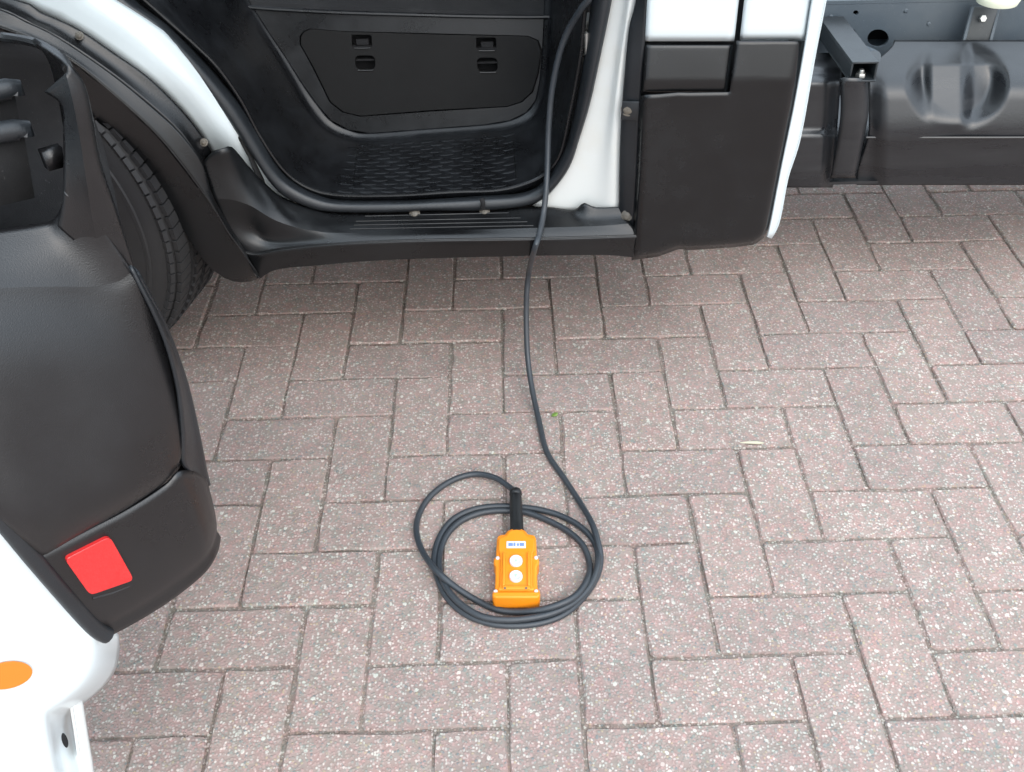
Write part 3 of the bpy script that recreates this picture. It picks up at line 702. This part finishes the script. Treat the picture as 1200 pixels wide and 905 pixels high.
outr = bevel(obj('outrigger', bm, M_OUTR, truck), .0008, 1)
bm = bmesh.new(); disc_bm(bm, e_ + Mo @ Vector((0, -.010, -H_ / 2 + .002)), upv, .009, .007, 6)
disc_bm(bm, e_ + Mo @ Vector((0, -.010, -H_ / 2 + .009)), upv, .005, .006, 10); obj('bolt', bm, M_METAL, outr)
tube('filler_stub', [ay(1006, 60, .98), ay(1016, 64, .94), ay(1024, 68, .905)], .013, M_STEEL, truck, n=8, seg=16)
# bracket and pale cap at the picture's edge
bm = bmesh.new(); br = [ay(1139, 8, 1.045), ay(1172, 8, 1.045), ay(1160, 50, 1.02), ay(1128, 50, 1.02)]
f = bm.faces.new([bm.verts.new(p) for p in br]); brk_ = bevel(solidify(obj('hose_bracket', bm, plastic('dark_bracket', (.03, .035, .04), .4, .5, (.10, .10, .09)), truck), .008), .002)
for a, b in (((1140, 8), (1129, 50)), ((1171, 8), (1160, 50))):
    tube('bracket_edge', [ay(*a, 1.040), ay(*b, 1.012)], .0035, M_STEEL, brk_, n=6, seg=6)
for px, py in ((1151, 22), (1154, 42)):
    disc('bolt', ay(px, py, 1.024), (0, -.9, .4), .007, .006, M_METAL, brk_, 6)
bm = bmesh.new(); cc = ay(1171, -6, 1.0); prev = None
for r_, z_ in ((.028, -.016), (.036, -.013), (.039, -.004), (.037, .003), (.032, .007), (.016, .009)):
    cur = [bm.verts.new(cc + Vector((r_ * math.cos(2 * math.pi * k / 28), r_ * .9 * math.sin(2 * math.pi * k / 28), z_))) for k in range(28)]
    if prev:
        for k in range(28): bm.faces.new((prev[k], prev[(k + 1) % 28], cur[(k + 1) % 28], cur[k]))
    prev = cur
bm.faces.new(prev); obj('filler_cap', bm, M_CREAM, truck)

# ---- the rest of the cab, outside the picture (shades ground and step as the real one does)
CX = min(p.x for p in c1)
box('cab_underside', (-.68, .72, .24), (CX - .03, 2.35, .30), M_DARK, truck)
box('cab_rear_wall', (CX - .03, .70, .34), (CX - .004, 2.42, 2.25), M_WHITE, truck, .01)
box('cab_roof', (-1.35, .70, 2.25), (.36, 2.40, 2.31), M_WHITE, truck, .02)
box('rear_lining', (CX - .05, .72, .62), (CX - .032, 2.38, 2.2), M_HATCH, truck)
box('headliner', (-1.33, .73, 2.215), (CX - .055, 2.38, 2.245), M_HATCH, truck)
box('far_door_card', (-1.2, 2.36, .58), (CX - .055, 2.395, 1.25), M_HATCH, truck)
box('cab_far_side', (-1.9, 2.40, .30), (.36, 2.44, 1.25), M_WHITE, truck, .01)
box('dashboard', (-1.55, .72, .75), (-1.25, 2.35, 1.25), M_DARK, truck, .03)
box('nose', (-2.3, .66, .35), (-1.58, 2.44, 1.15), M_WHITE, truck, .08)
box('upper_pillar', (-.05, .635, .98), (CX, .70, 2.26), M_WHITE, truck, .012)
box('roof_rail', (-1.35, .66, 2.18), (-.05, .72, 2.26), M_WHITE, truck, .012)
box('seat_base', (-.62, 1.12, .60), (-.02, 1.62, .92), M_DARK, truck, .03)
box('seat_back', (-.10, 1.12, .92), (.14, 1.62, 1.60), M_DARK, truck, .05)
tube('windscreen_pillar', [Vector((-1.62, .70, 1.12)), Vector((-1.45, .70, 1.7)), Vector((-1.2, .72, 2.24))], .035, M_WHITE, truck, n=12)

# ---- open door, swung towards the viewer; its rear edge faces the camera
TH = R(48); DE = Vector((math.cos(TH), -math.sin(TH), 0)); DN = Vector((-math.sin(TH), -math.cos(TH), 0))
D0 = azp(246, 610, .42)
door = empty('door', D0 - DE * .95); PLOC['door'] = D0 - DE * .95
door.parent = truck; door.matrix_parent_inverse = Matrix.Translation(-PLOC['truck'])
def dp(pts, o):
    if not isinstance(o, (list, tuple)): return [hit(x, y, D0 + DE * o, DE) for x, y in pts]
    m = len(pts) - 1; k = len(o) - 1; out = []
    for i, (a, b) in enumerate(pts):
        t = i / m * k; j = min(int(t), k - 1); out.append(hit(a, b, D0 + DE * (o[j] + (o[j + 1] - o[j]) * (t - j)), DE))
    return out
# white steel shell: shut face with rounded lower corner
def shell_r(py):
    return lin([(440, -118), (600, 14), (668, 72), (728, 122), (742, 139), (760, 140.5), (778, 138.5), (792, 132), (804, 123), (816, 110), (828, 94), (836, 84), (870, 90), (905, 97), (990, 108)], py)
def shell_fn(u, v):
    py = 440 + (990 - 440) * v; r = shell_r(py); px = -150 + (r + 150) * u
    dpx = r - px; o = 0.0
    w = sm(735, 765, py) * sm(900, 840, py)
    o -= .050 * w * max(0, 1 - dpx / 34) ** 2
    o -= .022 * sm(752, 735, py) * sm(30, 6, dpx)
    o += .016 * sm(700, 860, py)                                # face swells outwards near the bottom
    o -= .012 * sm(825, 855, py) * sm(20, 8, abs(dpx - 14))     # shallow channel with the drain hole
    return dp([(px, py)], o)[0]
shell = patch('door_shell', shell_fn, 70, 110, M_WHITE, door, thick=.006)
s0 = dp([(80, 818), (88, 868), (93, 905), (103, 985)], [-.02, .014, .018]); s1 = dp([(93, 818), (101, 868), (107, 905), (118, 985)], [-.02, .014, .018])
loft('skin_flange', [off(s0, 0, .004), s0, s1, off(s1, 0, .006, -.004)], M_PILLAR, shell, n=20, sub=2, thick=.002)
hp = dp([(75, 867)], .012)[0]
bm = bmesh.new(); 
ov = [bm.verts.new(dp([(75.5 + 3.4 * math.cos(a) + 1.5 * math.sin(a), 867 + 8.0 * math.sin(a))], .0115)[0]) for a in [2 * math.pi * k / 16 for k in range(16)]]
bm.faces.new(ov); solidify(obj('drain_hole', bm, M_DARK, shell), .002)
# amber oval on the shut face
ovl = [(8 + 30 * math.cos(a) - 2 * math.sin(a), 792 + 16 * math.sin(a) - 3.5 * math.cos(a)) for a in [2 * math.pi * k / 32 for k in range(32)]]
bm = bmesh.new(); f = bm.faces.new([bm.verts.new(dp([p], .016 * sm(700, 860, p[1]) + .0022)[0]) for p in ovl]); face_camera(bm)
tag(solidify(obj('oval_sticker', bm, M_AMBER, shell, recalc=False, smooth=False), .0015), 'amber oval on the white door edge')
# outer skin and inner frame carrying the window
P = lambda e, n, z: D0 + DE * e + DN * n + Vector((0, 0, z - D0.z))
def dbox(name, e0, e1, n0, n1, z0, z1, mat, parent, bev=.004):
    bm = bmesh.new(); vs = [bm.verts.new(P(e, n, z)) for e in (e0, e1) for n in (n0, n1) for z in (z0, z1)]
    for q in ((0, 1, 3, 2), (4, 6, 7, 5), (0, 4, 5, 1), (2, 3, 7, 6), (0, 2, 6, 4), (1, 5, 7, 3)): bm.faces.new([vs[i] for i in q])
    o = obj(name, bm, mat, parent)
    if bev: bevel(o, bev)
    return o
dbox('outer_skin', -.98, .004, .305, .325, .26, 1.10, M_WHITE, door, .006)
dbox('door_core', -.96, -.035, .17, .30, .34, 1.08, M_WHITE, door, .02)
dbox('inner_card', -.95, -.30, .09, .168, .42, .74, M_DOORP, door, .02)
dbox('window_frame', -.06, -.02, .22, .29, 1.081, 1.92, M_WHITE, door, .01)
dbox('window_frame', -.70, -.061, .22, .29, 1.87, 1.92, M_WHITE, door, .01)
dbox('window_glass', -.80, -.062, .25, .255, 1.081, 1.868, M_GLASS, door, 0)

# lower trim panel with the reflector
L0 = dp([(41, 651), (100, 621), (150, 595), (192, 568), (208, 552), (226, 553), (239, 561)], [0, 0, -.004, -.03])
L1 = dp([(68, 686), (125, 657), (170, 632), (208, 606), (226, 595), (240, 589), (246.5, 590)], [0, .002, -.004, -.034])
L2 = dp([(101, 721), (146, 695), (188, 668), (222, 643), (238, 630), (247.5, 619), (250.5, 611)], [0, .002, -.006, -.040])
L3 = dp([(113, 736), (158, 712), (198, 686), (229, 662), (242, 647), (248.5, 633), (251, 622)], [-.003, -.003, -.012, -.045])
L4 = dp([(117, 742), (160, 719), (200, 693.5), (231, 668), (244, 650.5), (249.5, 637), (251.5, 626)], [-.016, -.018, -.026, -.055])
ltrim = loft('lower_trim', [L0, L1, L2, L3, L4, off(L4, *(-DE * .12))], M_DOORP, door, n=50, sub=5, sharp=(), thick=.003)
# edge rubber between trim and white shell
tube('edge_strip', dp([(-110, 470), (-60, 535), (0, 606), (40, 655), (80, 702), (108, 733), (121, 743), (126, 745)], [-.004, .0, .0, .002]), .0085, M_SEAL, door, n=40, seg=12, radii=None)
# red reflector
rc = [(76, 656), (129, 629), (157.5, 680), (106, 698)]
def rounded_quad(q, k=.12):
    out = []; m = len(q)
    for i in range(m):
        p, c, n_ = Vector(q[i - 1]), Vector(q[i]), Vector(q[(i + 1) % m])
        a = c.lerp(p, k); b = c.lerp(n_, k)
        for t in (0, .25, .5, .75, 1): out.append(tuple((a.lerp(c, t)).lerp(c.lerp(b, t), t)))
    return out
tag(prism('reflector', [dp(rounded_quad(rc), .0075)], DE, .006, M_RED, door, bev=.0012), 'red square reflector on the black door trim')
tube('reflector_shade', dp([(108, 701), (130, 695), (152, 686)], .003), .0018, M_DOORP, ltrim, n=8, seg=6)
screw(dp([(226, 585)], -.008)[0], DE, .0032, M_RUST, ltrim)
# bulging pocket front
m0 = dp([(-90, 281), (-40, 275), (0, 268.5), (45, 262), (62, 257), (71, 244), (75, 225)], [-.080, -.080, -.07, -.05])
m1 = dp([(-90, 318), (-40, 311), (0, 304), (50, 299), (82, 295), (104, 285), (120, 270)], [-.062, -.062, -.054, -.044])
m2 = dp([(-100, 347), (-40, 343), (0, 338), (60, 336), (105, 336), (138, 330), (155, 318)], [-.046, -.046, -.041, -.036])
m2b = dp([(-100, 366), (-40, 362), (0, 357), (60, 356), (110, 356), (148, 350), (168, 340)], [-.040, -.040, -.036, -.030])
m3 = dp([(-110, 440), (-40, 435), (0, 432), (60, 428), (120, 424), (178, 415), (196, 408)], [-.018, -.014, -.016, -.024])
m4 = dp([(-80, 520), (-20, 545), (20, 545), (80, 532), (140, 512), (190, 490), (209, 474)], [-.004, .006, .004, -.016])
m5 = dp([(-30, 582), (10, 605), (40, 608), (90, 594), (140, 574), (192, 545), (213, 522)], [.006, .016, .014, -.010])
m6 = dp([(20, 633), (42, 646), (60, 641), (103, 617), (150, 591), (194, 562), (211, 540)], [.002, .010, .008, -.008])
m7 = dp([(26, 641), (46, 652), (64, 643), (107, 620), (153, 595), (196, 566), (212, 546)], [-.004, -.001, -.002, -.014])
pocket = loft('pocket_front', [m0, m1, m2, m2b, m3, m4, m5, m6, m7], M_DOORP, door, n=50, sub=5, thick=.003, sharp=(2,))
# side strip that closes the pocket towards the cab
c_in = dp([(150, 312), (163, 338), (178, 368), (194, 408), (206, 456), (211, 505), (211, 540), (222, 556)], [-.030, -.020, -.014, -.012, -.012, -.012])
c_out = dp([(155, 316), (169, 342), (186, 374), (201, 410), (216, 455), (230, 515), (237, 548), (241, 566)], [-.040, -.045, -.05, -.06])
loft('pocket_side', [c_in, off(lerp_r(c_in, c_out, .6), *(DE * .003)), c_out, off(c_out, *(-DE * .10))], M_SEAL, pocket, n=40, sub=4, thick=.003)
bm = bmesh.new(); bm.faces.new([bm.verts.new(p) for p in dp([(192, 530), (222, 518), (232, 566), (192, 585)], -.05)]); face_camera(bm); solidify(obj('gap_shade_plate', bm, M_DARK, pocket, recalc=False), .004)  # dark plate added so the gap in the trim reads as black shade
# upright beside the bottle opening
q0 = dp([(52, 108), (72, 124), (74, 160), (74, 200), (73, 238), (68, 266)], [-.060, -.050, -.050, -.056])
q1 = dp([(77, 86), (86, 122), (94, 165), (101, 210), (108, 255), (120, 312)], [-.045, -.034, -.036, -.052])
q2 = dp([(79, 72), (99, 98), (110, 143), (118, 188), (138, 250), (163, 330)], [-.05, -.05, -.046, -.044])
loft('pocket_upright', [q0, lerp_r(q0, q1, .55), q1, q2, off(q2, *(-DE * .06))], M_DOORP, pocket, n=40, sub=4, sharp=(2,), thick=.003)
# dark inside of the pocket and its dividers
loft('pocket_back', [dp([(-120, 36), (-40, 36), (0, 43), (40, 50), (66, 63), (79, 78)], -.17), dp([(-120, 150), (-40, 150), (0, 150), (40, 150), (90, 150), (118, 160)], -.20), dp([(-120, 300), (-40, 300), (0, 300), (60, 300), (110, 300), (150, 300)], -.16)], M_DARK, pocket, n=20, sub=4, thick=.006)
tube('pocket_rim', dp([(-120, 36), (-40, 36), (0, 43), (40, 50), (66, 63), (76, 73), (80, 82)], [-.168, -.168, -.10, -.055]), .004, M_DOORP, pocket, n=30, seg=8)
for (x0_, y0_), (x1_, y1_), o_ in (((-70, 124), (16, 104), -.12), ((-70, 168), (27, 152), -.09)):
    pts = dp([(x0_, y0_), (x1_ - 6, y1_), (x1_, y1_ + 5)], o_)
    dv = tube('pocket_divider', pts, .0085, M_SEAL, pocket, n=14, seg=12)
    fr = dp([(x0_, y0_ + 4), (x1_ + 1, y1_ + 5), (x1_ + 14, y1_ + 80), (x0_, y0_ + 90)], o_ - .004)
    bm = bmesh.new(); bm.faces.new([bm.verts.new(p) for p in fr]); face_camera(bm); solidify(obj('divider_wall', bm, M_DARK, pocket, recalc=False), .006)
bm = bmesh.new(); bm.faces.new([bm.verts.new(p) for p in dp([(50, 180), (73, 173), (76, 196), (58, 201)], -.075)]); face_camera(bm)
solidify(obj('pocket_ledge', bm, M_DOORP, pocket, recalc=False), .01)

# ================================================================== PENDANT CONTROL
pc = azp(605, 664.5, .034); pen = tag(empty('pendant_control', (pc.x, pc.y, 0)), 'orange two button pendant control on the paving with its coiled black cable', 'pendant control')
PLOC['pendant_control'] = Vector((pc.x, pc.y, 0))
PR = R(-1.5)
SX = 7.24 * 775.0; SY = 7.24 * 668.0
def pl(cx, cy, z): # crop pixel (x right, y down) on the face -> local metres
    x = (cx - 330) / SX; y = -(cy - 470) / SY
    return Vector((pc.x + x * math.cos(PR) - y * math.sin(PR), pc.y + x * math.sin(PR) + y * math.cos(PR), z))
def plate(name, outline, z0, z1, mat, parent, bev=.002, inset=0):
    bm = bmesh.new(); vs = [bm.verts.new(pl(x, y, z1)) for x, y in outline]; bm.faces.new(vs)
    r = bmesh.ops.extrude_face_region(bm, geom=list(bm.faces))
    for v in [g_ for g_ in r['geom'] if isinstance(g_, bmesh.types.BMVert)]: v.co.z = z0
    o = obj(name, bm, mat, parent)
    if bev: bevel(o, bev, 3, 50)
    return o
half = [(330, 96), (372, 101), (408, 120), (432, 152), (470, 158), (492, 170), (500, 195), (503, 300), (505, 360), (520, 375), (524, 400), (520, 425), (506, 450), (505, 560), (508, 640), (524, 660), (528, 680), (522, 700), (505, 706)]
outl = half + [(660 - x, y) for x, y in half[::-1] if x > 330]
body = plate('housing', outl, .003, .030, M_ORANGE, pen, .0045)
half2 = [(330, 124), (368, 129), (398, 146), (422, 182), (478, 205), (486, 230), (484, 320), (470, 350), (466, 420), (466, 630), (478, 650), (480, 668)]
plate('cover', half2 + [(660 - x, y) for x, y in half2[::-1] if x > 330], .0295, .034, M_ORANGE, body, .0022)
plate('end_cap', [(152, 676), (508, 676), (526, 688), (524, 712), (500, 726), (165, 726), (138, 712), (134, 688)], .004, .0325, M_ORANGE, body, .004)
for sx in (-1, 1):
    plate('guard_ridge', [(330 + sx * 92, 345), (330 + sx * 116, 345), (330 + sx * 116, 640), (330 + sx * 92, 640)], .0335, .0375, M_ORANGE, body, .0016)
plate('cross_ridge', [(215, 640), (445, 640), (445, 668), (215, 668)], .0335, .0372, M_ORANGE, body, .0016)
for cx in (238, 412): disc('screw', pl(cx, 664, .0368), (0, 0, 1), .0018, .001, M_RUST, body, 10)
for cx, cy in ((172, 378), (498, 376), (160, 668), (494, 668)):
    disc('corner_screw', pl(cx, cy, .0295), (0, 0, 1), .0030, .0022, M_BTN, body, 12, .0005)
lab = plate('label_plate', [(245, 240), (410, 240), (410, 302), (245, 302)], .0335, .0348, M_BTN, pen, .0003)
for x0_, x1_, y0_, y1_ in ((262, 300, 258, 285), (306, 322, 256, 286), (334, 352, 262, 284), (360, 396, 258, 286)):
    plate('print_mark', [(x0_, y0_), (x1_, y0_), (x1_, y1_), (x0_, y1_)], .0347, .0351, M_BLUE, lab, 0)
for k, cy in enumerate((425, 560)):
    c = pl(328, cy, .0335); bm = bmesh.new(); prev = None
    for r_, z_ in ((.0098, 0), (.0098, .0046), (.0090, .0056), (.0074, .0056), (.0060, .0046), (.0028, .0043)):
        cur = [bm.verts.new(c + Vector((r_ * math.cos(2 * math.pi * i / 28), r_ * math.sin(2 * math.pi * i / 28), z_))) for i in range(28)]
        if prev:
            for i in range(28): bm.faces.new((prev[i], prev[(i + 1) % 28], cur[(i + 1) % 28], cur[i]))
        prev = cur
    bm.faces.new(prev); bt_ = obj('button', bm, M_BTN, pen)
    s_ = 1 if k == 0 else -1
    bm = bmesh.new(); q = [c + Vector((x * .0024, s_ * y * .0028, .0050)) for x, y in ((-1, -.8), (1, -.8), (0, 1))]
    bm.faces.new([bm.verts.new(p) for p in q]); solidify(obj('arrow_mark', bm, M_GREEN, bt_, smooth=False), .0006)
# black cable boot
b0_ = pl(333, 118, .019); b1_ = azp(604, 574, .020)
bm = bmesh.new(); Pb = [b0_.lerp(b1_, t) for t in (0, .05, .10, .3, .55, .78, .82, .86, .88, .93, .97, 1.0)]
tube_bm(bm, Pb, 0, 18, True, [.0125, .0125, .0108, .0104, .0100, .0098, .0098, .0088, .0102, .0102, .0092, .0070])
obj('cable_boot', bm, plastic('boot_rubber', (.008, .008, .009), .35, .25, (.05, .06, .05)), pen)
# cable: out of the cab, over the sill, down to the ground, two and a half coils, into the boot
def cp(cx, cy, z): return azp(460 + cx / 4.114, 530 + cy / 4.114, z)
RC = .0050
path = [ay(706, -70, .640), ay(693, -8, .650), ay(682, 9, .664), ay(667, 34, .690), ay(656, 62, .700), ay(647, 105, .700), ay(643, 150, .690), ay(641.5, 195, .668), ay(640, 222, .648), ay(637, 250, .627), ay(632, 275, .590), ay(626.5, 292, .575)]
for px, py, z in ((620, 318, .205), (617, 350, .150), (617, 390, .093), (619, 425, .050), (624, 458, .0235), (632, 495, .0085), (641, 530, RC)): path.append(azp(px, py, z))
Z1, Z2, Z3 = RC, RC + .009, RC + .018
path += [cp(830, 130, Z1), cp(905, 245, Z1 + .001), cp(962, 345, Z1 + .010), cp(992, 440, Z2), cp(1003, 515, Z1 + .003), cp(985, 600, Z1), cp(925, 695, Z1), cp(830, 780, Z1), cp(720, 822, Z1), cp(600, 836, Z1), cp(470, 826, Z1), cp(350, 780, Z1), cp(262, 700, Z1), cp(215, 600, Z1), cp(200, 515, Z1), cp(222, 420, Z1), cp(280, 335, Z1), cp(370, 283, Z1), cp(480, 262, Z1), cp(600, 264, Z1), cp(720, 280, Z1), cp(830, 315, Z1), cp(925, 375, Z1 + .001), cp(980, 450, Z1 + .001), cp(990, 540, Z2), cp(955, 640, Z2), cp(880, 720, Z2), cp(780, 772, Z2), cp(680, 797, Z2), cp(560, 808, Z2), cp(440, 795, Z2), cp(345, 745, Z2), cp(270, 670, Z2), cp(230, 580, Z1 + .004), cp(228, 490, Z1), cp(262, 400, Z1), cp(330, 332, Z1), cp(430, 292, Z1), cp(530, 282, Z1), cp(640, 290, Z1), cp(750, 330, Z1), cp(850, 385, Z1), cp(918, 450, Z1), cp(950, 540, Z1), cp(940, 610, Z2 + .002), cp(885, 690, Z3), cp(800, 735, Z3), cp(700, 762, Z2 + .002), cp(600, 770, Z1 + .002), cp(500, 758, Z1), cp(400, 712, Z1), cp(300, 648, Z2), cp(210, 570, Z3), cp(145, 480, Z2), cp(115, 385, Z1 + .004), cp(130, 295, Z1), cp(190, 205, Z1), cp(290, 135, Z1), cp(395, 106, Z1 + .002), cp(490, 122, Z1 + .006), cp(555, 162, .014), cp(588, 190, .0185), b1_.lerp(b0_, .1)]
Q = resample(path, 520)
cable = tube('cable', Q, RC, M_CABLE, pen, n=0, seg=10)
# ribbed wear band seen just above the sill
